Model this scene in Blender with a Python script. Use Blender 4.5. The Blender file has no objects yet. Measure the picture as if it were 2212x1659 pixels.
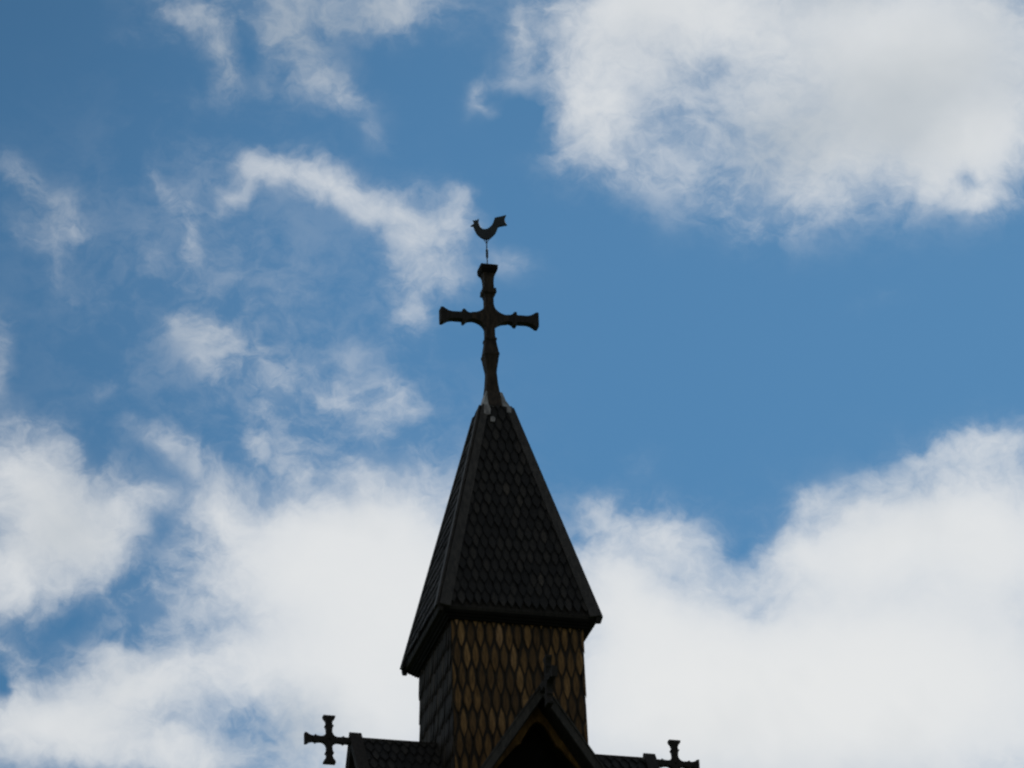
import bpy, bmesh, math, random
from mathutils import Vector, Matrix

random.seed(11)
SC = bpy.context.scene
COL = SC.collection
H = 26.5                      # height of the spire's eaves above the ground (m)
R = math.radians

# ------------------------------------------------------------------ camera
cam_d = bpy.data.cameras.new("camera")
cam = bpy.data.objects.new("camera", cam_d); COL.objects.link(cam)
c_r = Vector((0.96938603, -0.24369051, -0.03009414))
c_u = Vector((-0.08688293, -0.45505646, 0.88621384))
c_f = Vector((0.22965644, 0.85646865, 0.46229792))
m = Matrix((c_r, c_u, -c_f)).transposed().to_4x4()
m.translation = Vector((-14.04062456, -53.42443787, -24.88836235 + H))
cam.matrix_world = m
cam_d.sensor_width = 36.0
cam_d.lens = 9800 / 2212 * 36.0
cam_d.clip_start = 0.5
cam_d.clip_end = 6000
cam_d.dof.use_dof = True                 # the long zoom was focused on the clouds beyond the tower
cam_d.dof.focus_distance = 900.0
cam_d.dof.aperture_fstop = 8.5
SC.camera = cam

SC.view_settings.view_transform = 'Standard'
SC.view_settings.look = 'None'
SC.view_settings.exposure = 0.0
SC.view_settings.gamma = 1.0
SC.render.filter_size = 2.0
try:
    SC.cycles.filter_width = 2.0
except Exception:
    pass

# ------------------------------------------------------------------ sun and sky
SUN_EL, SUN_ROT = R(48), R(38)           # behind the spire, high, a little to the right
sun_d = bpy.data.lights.new("sun", 'SUN'); sun_d.energy = 3.0; sun_d.angle = R(0.5)
sun_d.color = (1.0, 0.95, 0.87)
sun = bpy.data.objects.new("sun", sun_d); COL.objects.link(sun)
sdir = Vector((math.sin(SUN_ROT) * math.cos(SUN_EL), math.cos(SUN_ROT) * math.cos(SUN_EL), math.sin(SUN_EL)))
sun.rotation_euler = sdir.to_track_quat('Z', 'Y').to_euler()
sun.location = (20, 40, 90)

world = bpy.data.worlds.new("World"); SC.world = world; world.use_nodes = True
NT = world.node_tree; NN = NT.nodes; LK = NT.links
NN.clear()
def N(t, **kw):
    n = NN.new(t)
    for k, v in kw.items(): setattr(n, k, v)
    return n
def setin(n, i, v):
    if hasattr(v, 'node'): LK.new(v, n.inputs[i])
    else: n.inputs[i].default_value = v
def M(op, a, b=0.0, c=None, clamp=False):
    n = N('ShaderNodeMath', operation=op, use_clamp=clamp)
    setin(n, 0, a); setin(n, 1, b)
    if c is not None: setin(n, 2, c)
    return n.outputs[0]
def VM(op, a, b=None):
    n = N('ShaderNodeVectorMath', operation=op)
    setin(n, 0, a)
    if b is not None: setin(n, 1, b)
    return n
def smooth(x, lo, hi, a=0.0, b=1.0):
    n = N('ShaderNodeMapRange', interpolation_type='SMOOTHSTEP')
    setin(n, 0, x); n.inputs[1].default_value = lo; n.inputs[2].default_value = hi
    n.inputs[3].default_value = a; n.inputs[4].default_value = b
    return n.outputs[0]
def noise(vec, scale, detail, rough, dist=0.0, off=(0, 0, 0), sc=(1, 1, 1), rot=0.0):
    mp = N('ShaderNodeMapping'); setin(mp, 0, vec)
    mp.inputs[1].default_value = off; mp.inputs[3].default_value = sc; mp.inputs[2].default_value = (0, 0, rot)
    n = N('ShaderNodeTexNoise', noise_dimensions='3D')
    setin(n, 0, mp.outputs[0]); n.inputs['Scale'].default_value = scale; n.inputs['Detail'].default_value = detail
    n.inputs['Roughness'].default_value = rough; n.inputs['Distortion'].default_value = dist
    return n
def mixc(f, a, b):
    n = N('ShaderNodeMix', data_type='RGBA'); setin(n, 0, f)
    for i, v in ((6, a), (7, b)):
        if hasattr(v, 'node'): LK.new(v, n.inputs[i])
        else: n.inputs[i].default_value = (*v, 1)
    return n.outputs[2]

tc = N('ShaderNodeTexCoord')
D3 = tc.outputs['Generated']
# a cloud sheet laid square to a fixed compass bearing (13 deg east of north, 27.5 deg up)
AX_E, AX_N, AX_C = Vector(c_r), Vector(c_u), Vector(c_f)
dc = VM('DOT_PRODUCT', D3, tuple(AX_C)).outputs['Value']
inv = M('DIVIDE', 9.8, M('MAXIMUM', dc, 0.25))
cu = M('MULTIPLY', VM('DOT_PRODUCT', D3, tuple(AX_E)).outputs['Value'], inv)
cv = M('MULTIPLY', VM('DOT_PRODUCT', D3, tuple(AX_N)).outputs['Value'], inv)
cx = N('ShaderNodeCombineXYZ'); setin(cx, 0, cu); setin(cx, 1, cv)
P0 = cx.outputs[0]

# wind-torn edges: two octaves of warp before the cloud masses are laid out
w1 = noise(P0, 4.2, 4, 0.6, off=(3.1, 1.7, 0.4))
wv = VM('SUBTRACT', w1.outputs['Color'], (0.5, 0.5, 0.5)).outputs[0]
wsc = VM('MULTIPLY', wv, (0.105, 0.105, 0.0)).outputs[0]
w2 = noise(P0, 15.0, 3, 0.55, off=(8.1, 0.7, 3.4))
wsc2 = VM('MULTIPLY', VM('SUBTRACT', w2.outputs['Color'], (0.5, 0.5, 0.5)).outputs[0], (0.040, 0.040, 0.0)).outputs[0]
PW = VM('ADD', VM('ADD', P0, wsc).outputs[0], wsc2).outputs[0]

# cloud masses: x, y, rx, ry, turn, optical depth
CLOUDS = [
 # big bank, upper right
 (1350,40,220,190,0,1.7),(1280,200,110,150,0,1.0),(1300,290,130,110,0,0.9),(1260,345,90,70,0,0.45),(1500,0,220,120,0,1.3),(1780,60,330,200,0,1.7),
 (2080,110,300,250,0,2.2),(2150,310,150,130,0,1.3),(1770,330,240,170,0,0.85),(1900,250,260,190,0,1.3),(1690,430,160,90,0,0.35),(2060,340,160,110,0,0.9),(1640,250,150,150,0,.5),
 (1530,230,130,110,25,.15),(1470,160,90,90,0,.15),(1470,255,90,75,20,.42),(1470,380,170,80,0,0.30),(1750,430,260,80,0,0.35),(1640,500,160,60,10,0.14),(2085,372,45,40,20,-1.0),(1120,80,40,110,0,0.55),(1420,330,110,90,0,0.5),(2110,430,70,36,10,0.7),
 (1140,250,50,60,0,-0.35),(1960,410,90,36,0,0.4),(1550,140,80,50,-30,-.3),
 (1038,190,22,60,10,0.3),(1090,175,60,22,0,0.22),(1050,230,40,20,20,0.2),(815,285,60,35,30,0.22),
 # torn cloud, upper left
 (700,10,290,90,0,0.85),(600,170,120,80,20,0.25),(420,20,160,60,10,0.25),(460,70,110,45,38,0.6),(495,150,48,90,-10,0.5),(430,208,75,26,-8,0.28),(590,70,70,60,0,0.35),
 (670,140,150,62,40,0.75),(860,30,150,70,0,0.6),(340,90,110,30,0,0.2),(760,210,90,40,20,0.3),(545,110,28,70,-10,-0.4),(360,30,110,30,20,0.2),
 # feathered band left of the weathercock
 (575,365,70,48,15,0.75),(515,425,70,24,-38,0.45),(655,385,110,46,18,1.0),(770,430,120,52,28,1.0),(880,480,100,85,20,0.85),
 (970,470,90,70,30,0.75),(900,580,90,110,10,0.8),(900,690,60,80,0,0.45),(975,590,70,70,0,0.5),(640,325,60,26,-20,0.35),(1000,420,70,30,30,0.35),
 (1110,560,70,40,10,0.25),(490,400,50,30,20,0.2),
 # thin wisps on the left
 (55,395,95,42,40,0.55),(140,465,55,75,-35,0.45),(90,500,110,60,20,0.25),(408,530,26,95,5,0.38),(350,395,22,90,-32,0.22),(400,440,60,60,0,0.16),
 (430,330,120,50,10,0.13),(110,575,22,80,-8,0.16),(155,650,16,50,-15,0.13),(330,560,20,60,20,0.13),
 (430,720,85,60,25,0.42),(480,760,100,70,10,0.36),(560,820,170,60,40,0.22),(380,690,50,24,0,0.25),(450,805,60,30,30,0.3),(565,775,22,60,-10,0.3),(620,815,60,50,40,0.36),
 (585,880,40,80,10,0.25),(550,965,50,60,0,0.42),(8,740,36,80,0,0.4),(10,825,30,50,0,0.3),(220,840,70,26,-30,0.14),(650,1000,90,100,0,0.25),
 (755,868,60,46,10,0.55),(715,850,46,26,-15,0.4),(840,855,80,44,25,0.4),(880,880,60,60,0,0.4),(830,930,40,60,0,0.3),(905,1010,50,80,0,0.3),(780,780,100,40,10,0.15),
 (800,1010,90,60,0,0.25),
 # bank, lower left
 (50,1010,150,110,20,1.4),(100,1130,190,140,0,2.0),(190,1200,130,90,-30,1.0),(135,965,50,40,10,0.4),(20,1260,100,90,0,1.4),(250,1085,80,60,0,0.8),
 (375,965,75,42,20,0.5),(425,1005,50,44,30,0.4),(330,1068,50,30,0,0.5),(480,1110,90,90,0,0.9),(590,1140,150,110,0,1.0),(290,930,60,24,20,0.18),
 (160,1330,130,66,-28,-0.34),(330,1150,90,50,-70,-0.16),(15,1395,75,60,0,0.55),
 (640,1250,260,130,0,1.8),(780,1140,230,110,-8,1.5),(900,1300,280,260,0,3.0),(640,1420,260,150,0,1.8),(420,1300,160,80,-10,0.6),(470,1420,150,90,0,0.8),
 (300,1480,230,80,0,1.2),(110,1560,270,110,0,2.4),(400,1620,250,80,0,1.6),(850,1560,260,200,0,2.2),(560,1580,110,90,0,-0.3),(0,1500,36,70,0,-0.9),(250,1420,120,40,10,0.4),
 # bank, lower right
 (1960,1480,560,290,0,4.0),(1480,1520,420,240,0,3.6),(1340,1230,130,130,0,1.5),(1430,1150,110,66,15,0.9),(1295,1100,66,42,10,0.5),(1500,1200,80,60,30,0.7),
 (2140,1150,240,170,0,2.8),(1890,1180,190,120,-20,2.2),(1730,1190,110,90,-20,1.3),(2095,965,90,62,0,0.9),(1960,1010,110,48,-25,0.8),(2190,960,80,60,0,0.6),
 (1760,1080,90,46,-25,0.7),(1600,1200,66,66,-20,-0.42),(1640,1330,70,50,20,-0.6),(1400,1340,200,140,0,1.5),
 (1900,645,70,26,-20,0.1),(1440,470,90,60,20,0.12),(1370,1000,60,40,0,0.08),(480,640,520,400,20,0.24),(700,900,330,180,0,0.22),(560,1120,420,140,0,0.25),(370,1140,90,70,0,-0.14),(300,1235,90,70,-40,-0.22),(200,1290,220,150,-30,0.34),
]
def add_blobs(vec, blobs, start=0.0):
    acc = None
    for (x, y, rx, ry, rot, a) in blobs:
        mp = N('ShaderNodeMapping', vector_type='TEXTURE'); setin(mp, 0, vec)
        lc = N('ShaderNodeCombineXYZ'); lc.inputs[0].default_value = (x - 1106) / 1000; lc.inputs[1].default_value = (829.5 - y) / 1000
        if acc is not None: LK.new(acc, lc.inputs[2])          # keeps the shader evaluating mass by mass
        LK.new(lc.outputs[0], mp.inputs[1])
        mp.inputs[2].default_value = (0, 0, R(-rot))
        mp.inputs[3].default_value = (rx / 1000, ry / 1000, 1e6)
        d2 = VM('DOT_PRODUCT', mp.outputs[0], mp.outputs[0]).outputs['Value']
        g = M('POWER', 0.14, d2)
        acc = M('MULTIPLY_ADD', g, a, acc if acc is not None else start)
    return acc
# the loose cloud in the west is thinner than the banks
CLOUDS = [(x, y, rx, ry, t, a * (.80 if x < 1010 and y < 1020 and a < 1.3 and not (x < 160 and y > 900) else 1.0)) for x, y, rx, ry, t, a in CLOUDS]
base = add_blobs(PW, CLOUDS)
fine = noise(PW, 6.2, 8, 0.605, 0.2, off=(1.3, 5.2, 2.0), sc=(1.0, 1.2, 1), rot=R(25)).outputs['Fac']
shred = noise(PW, 21.0, 5, 0.60, 0.4, off=(4.4, 0.3, 6.0), sc=(1.0, 1.3, 1), rot=R(35)).outputs['Fac']
mid = noise(P0, 3.2, 3, 0.55, 0.3, off=(7.3, 2.2, 1.0)).outputs['Fac']
fbm = M('MULTIPLY_ADD', M('SUBTRACT', shred, 0.5), 0.36, fine)
tex = M('ADD', smooth(fbm, 0.22, 0.82, 0.30, 1.70), M('MULTIPLY_ADD', mid, 0.6, -0.30))
tex = M('MAXIMUM', tex, 0.05)
thin = smooth(base, 0.30, 0.95, 0.75, 0.0)              # thin cloud is the more torn
tex = M('ADD', M('MULTIPLY', tex, M('SUBTRACT', 1.0, thin)), M('MULTIPLY', smooth(fbm, 0.36, 0.74, 0.05, 2.1), thin))
basep = M('SMOOTH_MAX', base, 0.0, 0.5)
basep = M('MAXIMUM', M('SUBTRACT', basep, 0.083), 0.0)
solid = smooth(base, 0.8, 2.6, 0.0, 0.90)
tex = M('ADD', M('MULTIPLY', tex, M('SUBTRACT', 1.0, solid)), solid)
depth = M('MULTIPLY', basep, M('MAXIMUM', tex, 0.05))
a_near = M('SUBTRACT', 1.0, M('POWER', 0.40, depth))
# the rest of the sky: unseen broken cloud, its cover set for fill on the tower
sep = N('ShaderNodeSeparateXYZ'); setin(sep, 0, D3)
gz = M('ADD', M('MAXIMUM', sep.outputs[2], 0.0), 0.25)
gs = N('ShaderNodeVectorMath', operation='SCALE'); setin(gs, 0, D3); setin(gs, 3, M('DIVIDE', 1.0, gz))
a_far = smooth(noise(gs.outputs[0], 2.2, 6, 0.6, 0.3).outputs['Fac'], 0.40, 0.60, 0.0, 0.92)
wnear = smooth(dc, 0.955, 0.984)
alpha = M('ADD', M('MULTIPLY', a_near, wnear), M('MULTIPLY', a_far, M('SUBTRACT', 1.0, wnear)), clamp=True)

sky = N('ShaderNodeTexSky', sky_type='NISHITA', sun_disc=False)
sky.sun_elevation = SUN_EL; sky.sun_rotation = SUN_ROT
sky.air_density = 1.0; sky.dust_density = 0.3; sky.ozone_density = 1.5
SKY_K = 0.10
tint = N('ShaderNodeMix', data_type='RGBA', blend_type='MULTIPLY'); tint.inputs[0].default_value = 1.0
deep = M('ADD', smooth(M('MULTIPLY', cu, -1.0), 0.15, 1.15, 0.0, 0.17), smooth(cv, 0.25, 0.90, 0.0, 0.08))
dsc = N('ShaderNodeVectorMath', operation='SCALE'); LK.new(sky.outputs[0], dsc.inputs[0]); setin(dsc, 3, M('SUBTRACT', 1.0, M('MULTIPLY', deep, wnear)))
LK.new(dsc.outputs[0], tint.inputs[6]); tint.inputs[7].default_value = (0.30, 0.575, 0.685, 1)
# clouds: sunlit white where thin-lit, greyer where the sheet is deep
SHADE = [(1900,250,330,200,-20,0.75),(1650,330,160,160,0,0.5),(1780,0,150,60,0,0.35),(2120,120,260,260,0,0.30),(680,70,360,190,0,0.95),(120,1180,160,120,0,0.35),
         (450,150,150,150,0,0.4),(80,430,160,120,0,0.6),(640,1570,170,120,0,0.55),(150,1090,200,200,0,0.35),(480,740,240,150,0,0.4),(1450,80,240,160,0,0.1)]
shade = add_blobs(PW, SHADE)
shade = M('ADD', shade, M('MULTIPLY_ADD', mid, 0.8, -0.40), clamp=True)
ccol = mixc(shade, (8.0, 8.1, 8.1), (5.2, 5.6, 5.9))
skyc = mixc(alpha, tint.outputs[2], ccol)
bg = N('ShaderNodeBackground'); LK.new(skyc, bg.inputs[0]); bg.inputs[1].default_value = SKY_K
wo = N('ShaderNodeOutputWorld'); LK.new(bg.outputs[0], wo.inputs[0])
try:
    world.cycles.sampling_method = 'MANUAL'; world.cycles.sample_map_resolution = 256
except Exception:
    pass

# ------------------------------------------------------------------ materials
def mat(name, c1, c2, rough=0.75, scale=6.0, island=None, streak=(1, 1, 1), bump=0.0, spec=0.3, detail=5, lo=0.35, hi=0.68, leaf=None):
    mt = bpy.data.materials.new(name); mt.use_nodes = True
    nt = mt.node_tree; b = nt.nodes['Principled BSDF']
    b.inputs['Roughness'].default_value = rough
    b.inputs['Specular IOR Level'].default_value = spec
    g = nt.nodes.new('ShaderNodeNewGeometry')
    mp = nt.nodes.new('ShaderNodeMapping'); nt.links.new(g.outputs['Position'], mp.inputs[0]); mp.inputs[3].default_value = streak
    nz = nt.nodes.new('ShaderNodeTexNoise'); nt.links.new(mp.outputs[0], nz.inputs[0])
    nz.inputs['Scale'].default_value = scale; nz.inputs['Detail'].default_value = detail; nz.inputs['Roughness'].default_value = 0.62
    rp = nt.nodes.new('ShaderNodeValToRGB'); nt.links.new(nz.outputs['Fac'], rp.inputs[0])
    rp.color_ramp.elements[0].position = lo; rp.color_ramp.elements[0].color = (*c1, 1)
    rp.color_ramp.elements[1].position = hi; rp.color_ramp.elements[1].color = (*c2, 1)
    out = rp.outputs[0]
    if island:
        ir = nt.nodes.new('ShaderNodeValToRGB'); nt.links.new(g.outputs['Random Per Island'], ir.inputs[0])
        els = ir.color_ramp.elements
        while len(els) < len(island): els.new(0.5)
        for e, (p, c) in zip(els, island): e.position = p; e.color = (*c, 1)
        mx = nt.nodes.new('ShaderNodeMix'); mx.data_type = 'RGBA'; mx.blend_type = 'MULTIPLY'; mx.inputs[0].default_value = 1.0
        nt.links.new(out, mx.inputs[6]); nt.links.new(ir.outputs[0], mx.inputs[7]); out = mx.outputs[2]
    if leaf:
        # tar and the shade between shingles painted dark round a weathered leaf on each
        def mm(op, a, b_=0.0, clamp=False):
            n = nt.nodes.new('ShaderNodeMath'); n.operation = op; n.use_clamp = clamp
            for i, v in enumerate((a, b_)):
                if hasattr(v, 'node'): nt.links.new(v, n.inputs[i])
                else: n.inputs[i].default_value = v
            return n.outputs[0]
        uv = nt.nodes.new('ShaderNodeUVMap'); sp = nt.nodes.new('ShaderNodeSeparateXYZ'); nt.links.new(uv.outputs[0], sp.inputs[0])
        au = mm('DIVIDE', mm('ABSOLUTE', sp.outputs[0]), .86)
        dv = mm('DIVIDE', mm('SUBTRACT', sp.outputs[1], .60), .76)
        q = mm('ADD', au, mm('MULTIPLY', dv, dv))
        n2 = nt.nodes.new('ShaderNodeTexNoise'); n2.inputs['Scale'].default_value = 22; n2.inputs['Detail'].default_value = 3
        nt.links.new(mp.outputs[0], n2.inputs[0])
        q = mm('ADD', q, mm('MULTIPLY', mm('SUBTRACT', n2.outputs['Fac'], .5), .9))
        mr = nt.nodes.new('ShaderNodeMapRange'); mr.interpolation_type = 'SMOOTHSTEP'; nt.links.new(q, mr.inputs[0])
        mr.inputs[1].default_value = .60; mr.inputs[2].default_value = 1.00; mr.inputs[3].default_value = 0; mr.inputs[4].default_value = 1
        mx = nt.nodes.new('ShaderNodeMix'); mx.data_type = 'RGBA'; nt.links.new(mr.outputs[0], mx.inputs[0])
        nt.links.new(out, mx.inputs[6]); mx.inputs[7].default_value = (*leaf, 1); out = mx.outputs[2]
    nt.links.new(out, b.inputs['Base Color'])
    if bump:
        bp = nt.nodes.new('ShaderNodeBump'); bp.inputs['Strength'].default_value = bump; bp.inputs['Distance'].default_value = 0.02
        nt.links.new(nz.outputs['Fac'], bp.inputs['Height']); nt.links.new(bp.outputs[0], b.inputs['Normal'])
    return mt
TAR = mat('tarred_wood', (.0085, .0068, .0055), (.019, .0150, .0120), .8, 9, streak=(3, 3, .8), bump=.4, spec=.15)
TARG = mat('weathered_tarred_board', (.010, .0084, .0068), (.034, .0285, .0235), .7, 8, streak=(3, 3, .7), bump=.4, spec=.2)
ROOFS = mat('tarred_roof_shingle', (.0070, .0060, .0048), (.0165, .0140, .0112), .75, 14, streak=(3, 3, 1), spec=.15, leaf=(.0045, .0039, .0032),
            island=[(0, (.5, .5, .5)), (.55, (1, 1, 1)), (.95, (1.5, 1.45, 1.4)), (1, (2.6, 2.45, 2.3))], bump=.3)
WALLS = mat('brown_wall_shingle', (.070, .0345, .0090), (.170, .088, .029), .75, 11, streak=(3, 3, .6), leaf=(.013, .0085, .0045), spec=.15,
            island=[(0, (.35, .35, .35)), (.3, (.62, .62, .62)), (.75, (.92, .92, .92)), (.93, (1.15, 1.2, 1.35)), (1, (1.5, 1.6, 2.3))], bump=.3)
WALLT = mat('tarred_wall_shingle', (.011, .0082, .0055), (.026, .0195, .0132), .8, 12, streak=(3, 3, .7), spec=.12,
            island=[(0, (.6, .6, .6)), (.7, (1, 1, 1)), (1, (1.7, 1.65, 1.6))], bump=.3)
CROSSW = mat('old_brown_beam', (.008, .0058, .0038), (.034, .0230, .0145), .8, 7, streak=(3, 3, 1.0), bump=.35, spec=.15)
LEAD = mat('pale_lead_sheet', (.050, .045, .040), (.27, .265, .25), .55, 7, streak=(1, 1, .7), bump=.2, lo=.3, hi=.7)
LEADB = mat('stained_grey_sheet', (.07, .062, .058), (.22, .20, .185), .6, 10, streak=(1, 1, .7), bump=.2)
IRON = mat('dark_green_copper', (.004, .0065, .0062), (.009, .0135, .0130), .6, 12, spec=.25)
BRN = mat('golden_brown_board', (.032, .015, .0034), (.115, .055, .011), .75, 6, streak=(2, 2, .7), bump=.3, spec=.15)
BLK = mat('shaded_dark_boarding', (.0040, .0034, .0028), (.0085, .0070, .0058), .9, 5, spec=.08)  # near-black cap wood; on cornice and gable wall, shade put into the colour
GRASS = mat('churchyard_grass', (.035, .055, .018), (.075, .10, .035), .9, .6)
GRAVEL = mat('gravel', (.22, .20, .17), (.34, .31, .27), .9, 6)

# ------------------------------------------------------------------ helpers
def link(name, bm, material, parent=None):
    bmesh.ops.recalc_face_normals(bm, faces=bm.faces)
    me = bpy.data.meshes.new(name); bm.to_mesh(me); bm.free()
    me.materials.append(material)
    o = bpy.data.objects.new(name, me); COL.objects.link(o)
    if parent is not None: o.parent = parent
    return o
def thing(name, label, cat, loc=(0, 0, 0), group=None, rotz=0.0):
    o = bpy.data.objects.new(name, None); COL.objects.link(o)
    o.location = loc; o.rotation_euler = (0, 0, rotz); o.empty_display_size = .3
    o['label'] = label; o['category'] = cat
    if group: o['group'] = group
    return o
def quadloft(bm, rings, cap0=True, cap1=True):
    vs = [[bm.verts.new(p) for p in r] for r in rings]
    n = len(vs[0])
    for a, b in zip(vs, vs[1:]):
        for i in range(n): bm.faces.new((a[i], a[(i + 1) % n], b[(i + 1) % n], b[i]))
    if cap0: bm.faces.new(vs[0][::-1])
    if cap1: bm.faces.new(vs[-1])
def box(bm, lo, hi):
    x0, y0, z0 = lo; x1, y1, z1 = hi
    quadloft(bm, [[(x0, y0, z), (x1, y0, z), (x1, y1, z), (x0, y1, z)] for z in (z0, z1)])
def sq(hx, hy, z, cx=0, cy=0): return [(cx - hx, cy - hy, z), (cx + hx, cy - hy, z), (cx + hx, cy + hy, z), (cx - hx, cy + hy, z)]
def bar(bm, a, b, n, w, t):
    """board from a to b, width w across, lying on the surface with normal n, thickness t (out along n)"""
    a, b, n = Vector(a), Vector(b), Vector(n).normalized()
    d = (b - a).normalized(); s = d.cross(n).normalized()
    r = lambda p: [p - s * w / 2, p + s * w / 2, p + s * w / 2 + n * t, p - s * w / 2 + n * t]
    quadloft(bm, [r(a), r(b)])
def plate(bm, pts, org, ux, uz, nrm, t):
    """2D outline pts laid in the plane (ux, uz) at org, t thick along -nrm"""
    org, ux, uz, nrm = map(Vector, (org, ux, uz, nrm))
    f = [org + ux * x + uz * z for x, z in pts]
    quadloft(bm, [f, [p - nrm * t for p in f]])
def rod(bm, a, b, r0, r1=None, seg=10):
    a, b = Vector(a), Vector(b); d = (b - a).normalized(); r1 = r0 if r1 is None else r1
    s = d.cross(Vector((0.3, 0.9, 0.2))).normalized(); t = d.cross(s)
    c = [(math.cos(2 * math.pi * i / seg), math.sin(2 * math.pi * i / seg)) for i in range(seg)]
    quadloft(bm, [[p + s * (x * r) + t * (y * r) for x, y in c] for p, r in ((a, r0), (b, r1))])

def shingles(bm, org, u, v, n, vmax, ext, pitch, row, rng, thick=.016, v_start=-.05, point=.60, len_k=1.9, skip=0.0):
    """overlapping pointed shingles: rows go up v; ext(v) gives the left and right end of the row"""
    org, u, v, n = map(Vector, (org, u, v, n))
    uvl = bm.loops.layers.uv.verify()
    k = 0; v0 = v_start
    while v0 < vmax - row * .3:
        eL, eR = ext(max(0, min(vmax, v0 + row * .6)))
        off = (k % 2) * pitch * .5
        i0 = math.floor((eL - off) / pitch) - 1; i1 = math.ceil((eR - off) / pitch) + 1
        for i in range(i0, i1 + 1):
            cu_ = off + i * pitch + rng.uniform(-.05, .05) * pitch
            if cu_ < eL - pitch * .35 or cu_ > eR + pitch * .35: continue
            if rng.random() < skip: continue
            hw = pitch * .5 * rng.uniform(.80, 1.0)
            b = v0 + rng.uniform(-.09, .09) * row
            top = min(b + row * len_k, vmax)
            lift = thick * rng.uniform(1.0, 1.9); skew = rng.uniform(-.06, .06) * hw
            shp = [(0, b), (hw * .30 + skew, b + row * point * .26), (hw * .70, b + row * point * .62), (hw, b + row * point), (hw, top),
                   (-hw, top), (-hw, b + row * point), (-hw * .70, b + row * point * .62), (-hw * .30 + skew, b + row * point * .26)]
            pts = []; uvs = []
            for (du, vv) in shp:
                vv = min(vv, vmax); L_, R_ = ext(max(0, vv))
                uu = min(max(cu_ + du, L_), R_)
                fr = 1 - (vv - b) / (row * len_k)
                pts.append((uu, vv, .004 + lift * max(fr, 0.0) + thick * .9 * max(fr, 0)))
                uvs.append(((uu - cu_) / hw, (vv - b) / row))
            f = [org + u * a + v * c + n * (d + thick) for a, c, d in pts]
            g = [org + u * a + v * c + n * max(d, .001) for a, c, d in pts]
            nf = len(bm.faces)
            quadloft(bm, [f, g])
            bm.faces.ensure_lookup_table()
            # cap of the outer face was made second to last
            for fc in (bm.faces[-2], bm.faces[-1]):
                for lp in fc.loops:
                    p_ = lp.vert.co - org
                    lp[uvl].uv = ((p_.dot(u) - cu_) / hw, (p_.dot(v) - b) / row)
        v0 += row; k += 1

# ------------------------------------------------------------------ ground
bm = bmesh.new()
bmesh.ops.create_circle(bm, cap_ends=True, radius=2500, segments=96)
g = link('ground', bm, GRASS); g['kind'] = 'structure'
bm = bmesh.new()
quadloft(bm, [[(-16.5, -60, z), (-11.5, -60, z), (-1.6, -9.0, z), (-5.4, -9.0, z)] for z in (-.05, .006)])
p = link('gravel_path', bm, GRAVEL); p['kind'] = 'structure'

# ------------------------------------------------------------------ the church
church = thing('stave_church', 'dark tarred wooden stave church with a steep shingled spire over a square brown tower', 'church')
rng = random.Random(5)
WX, WY = .915, .945            # half size of the tower
ZB, ZT = H - 3.6, H - .02
# tower core and its shingled faces
bm = bmesh.new()
quadloft(bm, [sq(WX - .0585, WY - .046, ZB, -.0130), sq(WX - .0585, WY - .046, ZT, -.0130)])
core = link('tower_wall', bm, TAR, church)
def wall_face(name, org, u, n, half, material, pitch=.128, row=.315, **k):
    bm = bmesh.new()
    shingles(bm, org, u, (0, 0, 1), n, ZT - ZB - .02, lambda v: (-half, half), pitch, row, rng, .014, **k)
    o = link(name, bm, material, core); return o
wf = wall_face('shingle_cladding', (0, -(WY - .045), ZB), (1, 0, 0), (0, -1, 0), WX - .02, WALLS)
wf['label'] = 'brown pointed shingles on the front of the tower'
wl = wall_face('shingle_cladding', (-(WX - .045), 0, ZB), (0, -1, 0), (-1, 0, 0), WY - .02, WALLT)
wl['label'] = 'dark tarred shingles on the left side of the tower'
wall_face('shingle_cladding', (WX - .070, 0, ZB), (0, 1, 0), (1, 0, 0), WY - .02, WALLT)
wall_face('shingle_cladding', (0, WY - .045, ZB), (-1, 0, 0), (0, 1, 0), WX - .02, WALLT)
# stepped cornice, coloured near black for the shade under the eaves
bm = bmesh.new()
for hw, z0, z1 in ((.040, H - .125, H - .098), (.075, H - .096, H - .066), (.115, H - .064, H - .030)):
    quadloft(bm, [sq(WX + hw * .8, WY + hw * .8, z0), sq(WX + hw, WY + hw, z1)])
link('cornice', bm, BLK, church)

# spire roof
E0, E1, ZR = 1.080, .195, 3.46
EY = 1.062
bm = bmesh.new()
quadloft(bm, [sq(E0 - .06, EY - .06, H - .028), sq(E0 - .012, EY - .012, H - .028), sq(E0, EY, H + .012), sq(E1, E1, H + ZR)], cap0=True)
spire = link('spire_roof', bm, TAR, church)
def roof_face(ax):
    """ax: outward horizontal normal"""
    ax = Vector(ax); u = Vector((0, 0, 1)).cross(ax); e = E0 if abs(ax.x) > .5 else EY; eu = EY if abs(ax.x) > .5 else E0
    base = ax * e + Vector((0, 0, H + .012)); top = ax * E1 + Vector((0, 0, H + ZR))
    v = (top - base); L = v.length; v.normalize(); n = u.cross(v)
    return base, u, v, n, L, eu
for i, ax in enumerate(((0, -1, 0), (-1, 0, 0), (1, 0, 0), (0, 1, 0))):
    base_, u_, v_, n_, L_, eu_ = roof_face(ax)
    bm = bmesh.new()
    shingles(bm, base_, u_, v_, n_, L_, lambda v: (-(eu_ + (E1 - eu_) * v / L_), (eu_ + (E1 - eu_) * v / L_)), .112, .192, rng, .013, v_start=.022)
    link('roof_shingles', bm, ROOFS, spire)
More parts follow.
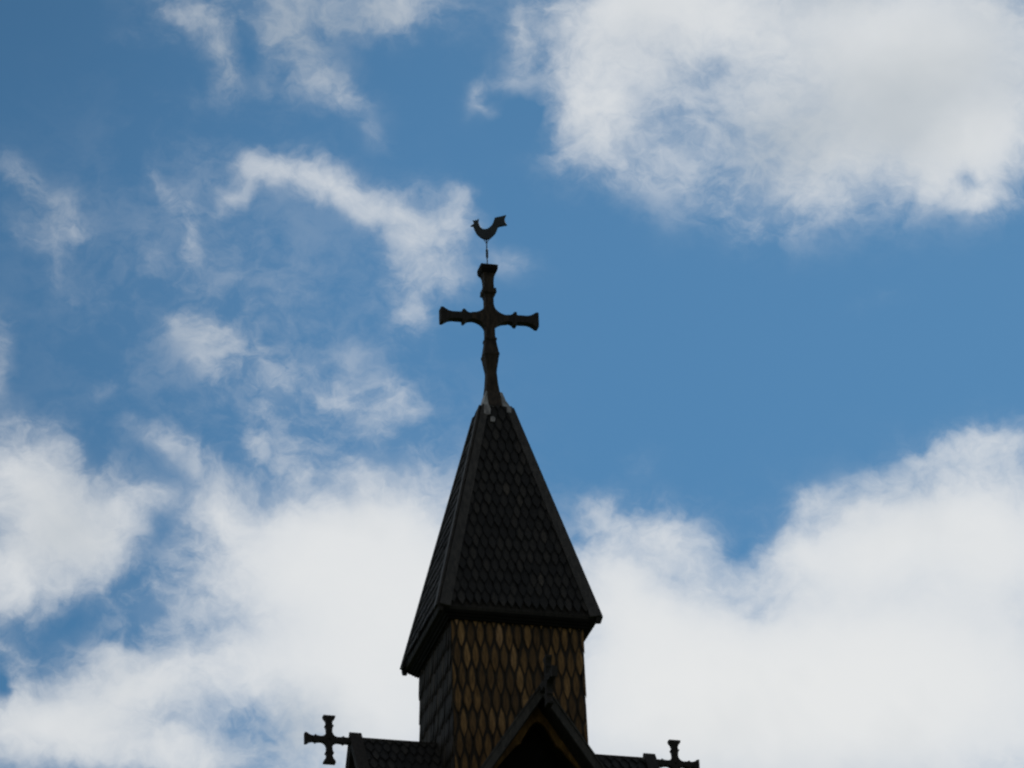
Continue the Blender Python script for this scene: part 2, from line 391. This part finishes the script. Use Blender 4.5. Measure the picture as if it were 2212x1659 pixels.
# hip boards, one each side of every hip
for i, ax in enumerate(((0, -1, 0), (-1, 0, 0), (1, 0, 0), (0, 1, 0))):
    base_, u_, v_, n_, L_, eu_ = roof_face(ax)
    for s in (-1, 1):
        w = .150
        a = base_ + u_ * s * (eu_ + .012) - v_ * .006; b = base_ + u_ * s * (E1 + .012) + v_ * L_
        d = (b - a).normalized(); side = n_.cross(d).normalized()
        if side.dot(u_) * s > 0: side = -side
        bm = bmesh.new()
        o_ = n_ * .022
        q = lambda p_, k: [p_ + o_, p_ + o_ + side * k, p_ + o_ + side * k + n_ * .030, p_ + o_ + n_ * .030]
        quadloft(bm, [q(a, w), q(b, w * .62)])
        link('hip_board', bm, TARG, church)
# little hooked ends where the hip boards pass the eaves
for sx in (-1, 1):
    for sy in (-1, 1):
        bm = bmesh.new()
        quadloft(bm, [sq(.028, .028, H - .068, sx * (E0 - .015), sy * (EY - .015)), sq(.034, .034, H - .02, sx * (E0 - .012), sy * (EY - .012)), sq(.034, .034, H + .05, sx * (E0 - .012), sy * (EY - .012))])
        link('eave_hook', bm, TAR, church)
# lead at the top
bm = bmesh.new()
quadloft(bm, [sq(.218, .218, H + 3.445), sq(.222, .222, H + 3.462), sq(.205, .205, H + 3.475), sq(.150, .150, H + 3.60), sq(.112, .112, H + 3.745)])
link('lead_flashing', bm, LEAD, church)
bm = bmesh.new()
quadloft(bm, [sq(.224, .224, H + 3.425), sq(.232, .232, H + 3.444)])
link('flashing_lip', bm, TAR, church)
base_, u_, v_, n_, L_, eu_ = roof_face((0, -1, 0))
def patch(ucen, vc, w, h, material, poly=None):
    poly = poly or [(-.5, -.38), (-.1, -.5), (.38, -.42), (.5, .1), (.3, .5), (-.35, .46)]
    bm = bmesh.new(); plate(bm, [(x * w, z * h) for x, z in poly], base_ + u_ * ucen + v_ * vc + n_ * .056, u_, v_, n_, .012)
    return link('lead_patch', bm, material, church)
patch(-.085, L_ - .265, .07, .10, LEADB)
patch(-.150, L_ - .10, .10, .19, LEADB)
patch(.160, L_ - .07, .07, .12, LEADB)

# gabled wings: ridge height, length, slope
RZ, RL, SL, HS = -1.50, 2.07, 1.48, 1.22
def wing(ang, front):
    """a gabled wing running out along +X of a frame turned by ang"""
    T = Matrix.Rotation(ang, 4, 'Z'); T.translation = (0, 0, H)
    def done(name, bm, material, parent=church):
        bmesh.ops.transform(bm, matrix=T, verts=bm.verts); return link(name, bm, material, parent)
    # roof shell: two sloping slabs
    bm = bmesh.new()
    x0, x1, t = .62, RL - .03, .07
    prof = [(0, RZ - .03), (HS, RZ - .03 - SL * HS), (HS - .03, RZ - .03 - SL * HS - t), (0, RZ - .03 - t * 1.7), (-HS + .03, RZ - .03 - SL * HS - t), (-HS, RZ - .03 - SL * HS)]
    quadloft(bm, [[(x, y, z) for y, z in prof] for x in (x0, x1)])
    rf = done('wing_roof', bm, TAR)
    ln = math.hypot(1, SL)
    for s in (-1, 1):
        bm = bmesh.new()
        vdir = Vector((0, -s, SL)).normalized(); nrm = Vector((0, s * SL, 1)).normalized()
        org = Vector((0, s * HS, RZ - .03 - SL * HS))
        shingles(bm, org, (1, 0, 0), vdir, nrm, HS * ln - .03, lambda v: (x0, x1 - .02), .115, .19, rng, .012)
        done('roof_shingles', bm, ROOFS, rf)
        # barge board along the gable edge
        bm = bmesh.new()
        a = Vector((RL - .055, 0, RZ + .035)); b = Vector((RL - .055, s * (HS + .05), RZ + .035 - SL * (HS + .05)))
        d = (b - a).normalized(); dn = Vector((0, -d.z * s, d.y * s)); dn = dn if dn.z < 0 else -dn
        mit = lambda p_: p_ - d * (p_.y / d.y)
        X = lambda k: Vector((k, 0, 0))
        quadloft(bm, [[mit(p_) for p_ in (a, a + dn * .095)] + [mit(p_) for p_ in (a + dn * .095 + X(.05), a + X(.05))],
                      [b, b + dn * .095, b + dn * .095 + X(.05), b + X(.05)]])
        done('barge_board', bm, TARG if front else TAR)
        bm = bmesh.new()
        o2 = -dn * .024 - X(.10)
        quadloft(bm, [[mit(p_) for p_ in (a + o2, a + o2 + dn * .020, a + o2 + dn * .020 + X(.165), a + o2 + X(.165))],
                      [b + o2, b + o2 + dn * .020, b + o2 + dn * .020 + X(.165), b + o2 + X(.165)]])
        done('verge_board', bm, TARG if front else TAR)
    # ridge board and its lead-wrapped end
    bm = bmesh.new()
    quadloft(bm, [[(x, -.05, RZ - .085), (x, .05, RZ - .085), (x, .035, RZ), (x, -.035, RZ)] for x in (.70, RL - .17)])
    done('ridge_board', bm, TAR)
    bm = bmesh.new()
    quadloft(bm, [[(x, -.055, RZ - .09), (x, .055, RZ - .09), (x, .039, RZ + .004), (x, -.039, RZ + .004)] for x in (RL - .168, RL - .01)])
    done('ridge_flashing', bm, LEADB)
    # gable: a brown board with an arched opening, boarding behind it coloured dark for the recess shade
    zt = RZ - .15
    xg = RL - .30
    hw = HS - .10
    pts = [(-hw, zt - SL * hw), (0, zt), (hw, zt - SL * hw), (hw - .16, zt - SL * hw)]
    arch = [(.0, -1.862), (.05, -1.885), (.10, -1.94), (.16, -2.04), (.205, -2.12), (.235, -2.185), (.29, -2.215), (.37, -2.31), (.45, -2.405), (.53, -2.505), (hw - .17, zt - SL * hw)][::-1]
    # left and right halves keep the outline simple
    for s in (-1, 1):
        bm = bmesh.new()
        poly = [(0, zt)] + [(s * hw, zt - SL * hw)] + [(s * y, z) for y, z in arch]
        plate(bm, poly, (xg, 0, 0), (0, 1, 0), (0, 0, 1), (1, 0, 0), .05)
        done('gable_board', bm, BRN)
    bm = bmesh.new()
    plate(bm, [(-hw, zt - SL * hw - 1.2), (hw, zt - SL * hw - 1.2), (hw, zt - SL * hw), (0, zt), (-hw, zt - SL * hw)], (xg - .40, 0, 0), (0, 1, 0), (0, 0, 1), (1, 0, 0), .06)
    done('gable_wall', bm, BLK)
    # side walls below the eaves
    for s in (-1, 1):
        bm = bmesh.new(); box(bm, (.8, s * (hw - .06) - .05, RZ - SL * HS - 1.4), (xg - .42, s * (hw - .06) + .05, RZ - SL * HS - .02))
        done('wing_wall', bm, TAR)
wing(math.pi, False); wing(0, False); wing(-math.pi / 2, True); wing(math.pi / 2, False)
# the body of the church below the frame
bm = bmesh.new(); quadloft(bm, [sq(5.4, 5.4, H - 13.5), sq(5.3, 5.3, H - 13.3), sq(1.2, 1.2, H - 4.6)])
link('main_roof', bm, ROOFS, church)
bm = bmesh.new(); quadloft(bm, [sq(4.7, 4.7, 5.5), sq(4.7, 4.7, H - 13.55)])
link('nave_wall', bm, TAR, church)
bm = bmesh.new(); quadloft(bm, [sq(7.6, 7.6, 4.2), sq(7.5, 7.5, 4.4), sq(4.72, 4.72, 8.4)])
link('aisle_roof', bm, ROOFS, church)
bm = bmesh.new(); quadloft(bm, [sq(6.9, 6.9, -.02), sq(6.9, 6.9, 4.19)])
link('aisle_wall', bm, TAR, church)

# ------------------------------------------------------------------ crosses
def beam_rings(prof, dep, axis, base=0.0):
    out = []
    for t, h, *dd in prof:
        d = dd[0] if dd else dep
        if axis == 'z': out.append([(-h, -d, t), (h, -d, t), (h, d, t), (-h, d, t)])
        else: out.append([(t, -d, -h), (t, d, -h), (t, d, h), (t, -d, h)])
    return out
def core_plate(bm, hx, hz, rx, rz, dep, hole=0.0):
    """the crossing: concave corners run from half width hx (at +-rz up) to half height hz (at +-rx along)"""
    pts = []
    n = 7
    for (sx, sz) in ((1, 1), (-1, 1), (-1, -1), (1, -1)):
        arc = []
        for i in range(n + 1):
            a = math.pi / 2 * i / n      # from the arm (rx, hz) to the upright (hx, rz)
            arc.append((sx * (rx - (rx - hx) * math.sin(a)), sz * (rz - (rz - hz) * math.cos(a))))
        if sx * sz < 0: arc = arc[::-1]
        pts += arc
    k = len(pts)
    fr = [bm.verts.new((x, -dep, z)) for x, z in pts]; bk = [bm.verts.new((x, dep, z)) for x, z in pts]
    for i in range(k): bm.faces.new((fr[i], fr[(i + 1) % k], bk[(i + 1) % k], bk[i]))
    if hole <= 0:
        bm.faces.new(fr[::-1]); bm.faces.new(bk); return
    ang = [math.atan2(z, x) for x, z in pts]
    hf = [bm.verts.new((hole * math.cos(a), -dep, hole * math.sin(a))) for a in ang]
    hb = [bm.verts.new((hole * math.cos(a), dep, hole * math.sin(a))) for a in ang]
    for i in range(k):
        j = (i + 1) % k
        bm.faces.new((fr[j], fr[i], hf[i], hf[j])); bm.faces.new((bk[i], bk[j], hb[j], hb[i])); bm.faces.new((hf[i], hf[j], hb[j], hb[i]))

# great cross on the spire
CZ = 4.94
sc_ = thing('spire_cross', 'tall carved brown wooden cross with flared ends, standing on the very tip of the spire', 'cross', (-.012, 0, H + 3.46))
off = CZ - 3.46
bm = bmesh.new()
up = [(.20, .060), (.30, .060), (.345, .070), (.365, .080), (.372, .094), (.400, .098), (.405, .092), (.445, .094), (.452, .068), (.56, .066), (.64, .074), (.685, .088)]
quadloft(bm, beam_rings([(t + off, h, h) for t, h in up], .06, 'z'))
dn_ = [(-.20, .064), (-.30, .064), (-.325, .070), (-.330, .080), (-.36, .083), (-.372, .074), (-.40, .076), (-.57, .100), (-.575, .108), (-.605, .108), (-.62, .100), (-.86, .068), (-.90, .070), (-1.05, .080), (-1.22, .100), (-1.225, .094), (-1.30, .10)]
quadloft(bm, beam_rings([(t + off, h, h) for t, h in dn_][::-1], .06, 'z'))
b2 = bmesh.new(); core_plate(b2, .060, .048, .26, .205, .062)
bmesh.ops.translate(b2, vec=(0, 0, off), verts=b2.verts)
tmp = bpy.data.meshes.new('core'); b2.to_mesh(tmp); b2.free(); bm.from_mesh(tmp); bpy.data.meshes.remove(tmp)
link('upright', bm, CROSSW, sc_)
bm = bmesh.new()
quadloft(bm, beam_rings([(t + off, h, h) for t, h in [(.684, .092), (.70, .104), (.735, .118), (.800, .121), (.808, .110)]], .06, 'z'))
link('cap', bm, BLK, sc_)
for s in (-1, 1):
    bm = bmesh.new()
    arm = [(.25, .048), (.29, .050), (.325, .066), (.345, .094), (.365, .104), (.385, .098), (.388, .054), (.53, .052), (.585, .064), (.635, .094), (.655, .112), (.690, .116), (.699, .104)]
    quadloft(bm, [[(s * x, y, z + off + s * x * .032) for x, y, z in r] for r in beam_rings([(t, h, .058) for t, h in arm], .058, 'x')])
    link('arm', bm, TAR, sc_)
bm = bmesh.new()
quadloft(bm, [[(-.095, -.222, .0), (.095, -.222, .0), (.095, -.205, .0), (-.095, -.205, .0)], [(-.088, -.128, .285), (.088, -.128, .285), (.088, -.095, .285), (-.088, -.095, .285)]])
link('foot_board', bm, CROSSW, sc_)

# small crosses at the ridge ends
def ridge_cross(loc, rotz, label):
    t = thing('ridge_cross', label, 'cross', loc, 'carved wooden crosses on the ridge ends', rotz)
    bm = bmesh.new()
    core_plate(bm, .038, .034, .115, .115, .040, hole=.012)
    arm = [(.113, .037), (.15, .040), (.175, .046), (.185, .056), (.200, .056), (.205, .040), (.235, .039), (.27, .050), (.295, .070), (.305, .078), (.335, .080)]
    quadloft(bm, beam_rings([(a, h, .040) for a, h in arm], .04, 'z'))
    quadloft(bm, beam_rings([(-a, h, .040) for a, h in arm][::-1], .04, 'z'))
    link('upright', bm, TAR, t)
    for s in (-1, 1):
        bm = bmesh.new()
        pr = [(a * .98, h * .94) for a, h in arm]
        if s > 0: pr = pr[:6] + [(.285, .040)]      # this arm is tenoned into the ridge
        quadloft(bm, [[(s * x, y, z) for x, y, z in r] for r in beam_rings([(a, h, .038) for a, h in pr], .038, 'x')])
        link('arm', bm, TAR, t)
    return t
CR = 2.35; CZ2 = H - 1.553
ridge_cross((-CR, 0, CZ2), 0, 'small dark wooden cross standing out against the clouds on the end of the left ridge')
ridge_cross((CR, 0, CZ2), math.pi, 'small dark wooden cross on the right ridge end, cut by the photo edge')
ridge_cross((0, -CR, CZ2), math.pi / 2, 'small dark wooden cross seen edge-on on the front gable before brown shingles')

# ------------------------------------------------------------------ weathercock
wc = thing('weathercock', 'dark green metal rooster weathervane facing left on a thin rod above the tall cross', 'weathervane', (-.012, 0, H + CZ + .80), rotz=-R(14))
z_ = lambda py: (800 - py) * .001209 + .06
x_ = lambda px: (px - 925) * .001072
KR = 1.08                               # rooster size about its feet
zr_ = lambda py: z_(468) + (468 - py) * .001209 * KR
xr_ = lambda px: x_(px) * KR
bm = bmesh.new(); rod(bm, (0, 0, -.01), (0, 0, z_(455)), .0085); link('rod', bm, IRON, wc)
bm = bmesh.new()
rod(bm, (0, 0, z_(722)), (0, 0, z_(700)), .010, .018); rod(bm, (0, 0, z_(700)), (0, 0, z_(612)), .018, .018); rod(bm, (0, 0, z_(612)), (0, 0, z_(598)), .018, .009)
link('swivel_sleeve', bm, IRON, wc)
bm = bmesh.new(); rod(bm, (.022, 0, -.012), (.030, 0, .030), .016, .012); link('rod_bolt', bm, IRON, wc)
for px in (880, 966):
    bm = bmesh.new(); rod(bm, (0, 0, z_(530)), (x_(px), 0, z_(458)), .0045, .0045, 6); link('brace', bm, IRON, wc)
OUT = [(736,306),(752,292),(770,283),(776,262),(764,238),(786,240),(798,230),(810,236),(824,226),(842,219),(838,240),(834,258),(842,284),(852,310),(866,330),(884,342),(908,347),(935,342),(962,328),(988,304),(1006,278),(1018,250),(1026,226),(1034,208),(1070,201),(1108,195),(1140,186),(1172,181),(1160,206),(1152,236),(1158,266),(1180,304),(1148,310),(1110,316),(1078,324),(1064,336),(1054,366),(1034,396),(1010,420),(988,442),(966,458),(940,466),(915,468),(888,460),(860,446),(832,424),(808,398),(790,370),(776,338),(772,314),(758,308)]
# rooster: hammered sheet, thicker at the middle of the body
def rooster(bm):
    pts = [(xr_(a), zr_(b + (9 if b > 380 else 0))) for a, b in OUT]
    def insets(pts, d):
        n = len(pts); res = []
        area = sum(pts[i][0] * pts[(i + 1) % n][1] - pts[(i + 1) % n][0] * pts[i][1] for i in range(n))
        sg = 1 if area > 0 else -1
        for i in range(n):
            ax_, az_ = pts[i - 1]; bx_, bz_ = pts[(i + 1) % n]
            tx, tz = bx_ - ax_, bz_ - az_; l = math.hypot(tx, tz) or 1
            res.append((pts[i][0] - sg * tz / l * d, pts[i][1] + sg * tx / l * d))
        return res
    in1 = insets(pts, .006)
    quadloft(bm, [[(x, -.020, z) for x, z in in1], [(x, -.006, z) for x, z in pts], [(x, .006, z) for x, z in pts], [(x, .020, z) for x, z in in1]])
bm = bmesh.new(); rooster(bm); link('rooster', bm, IRON, wc)
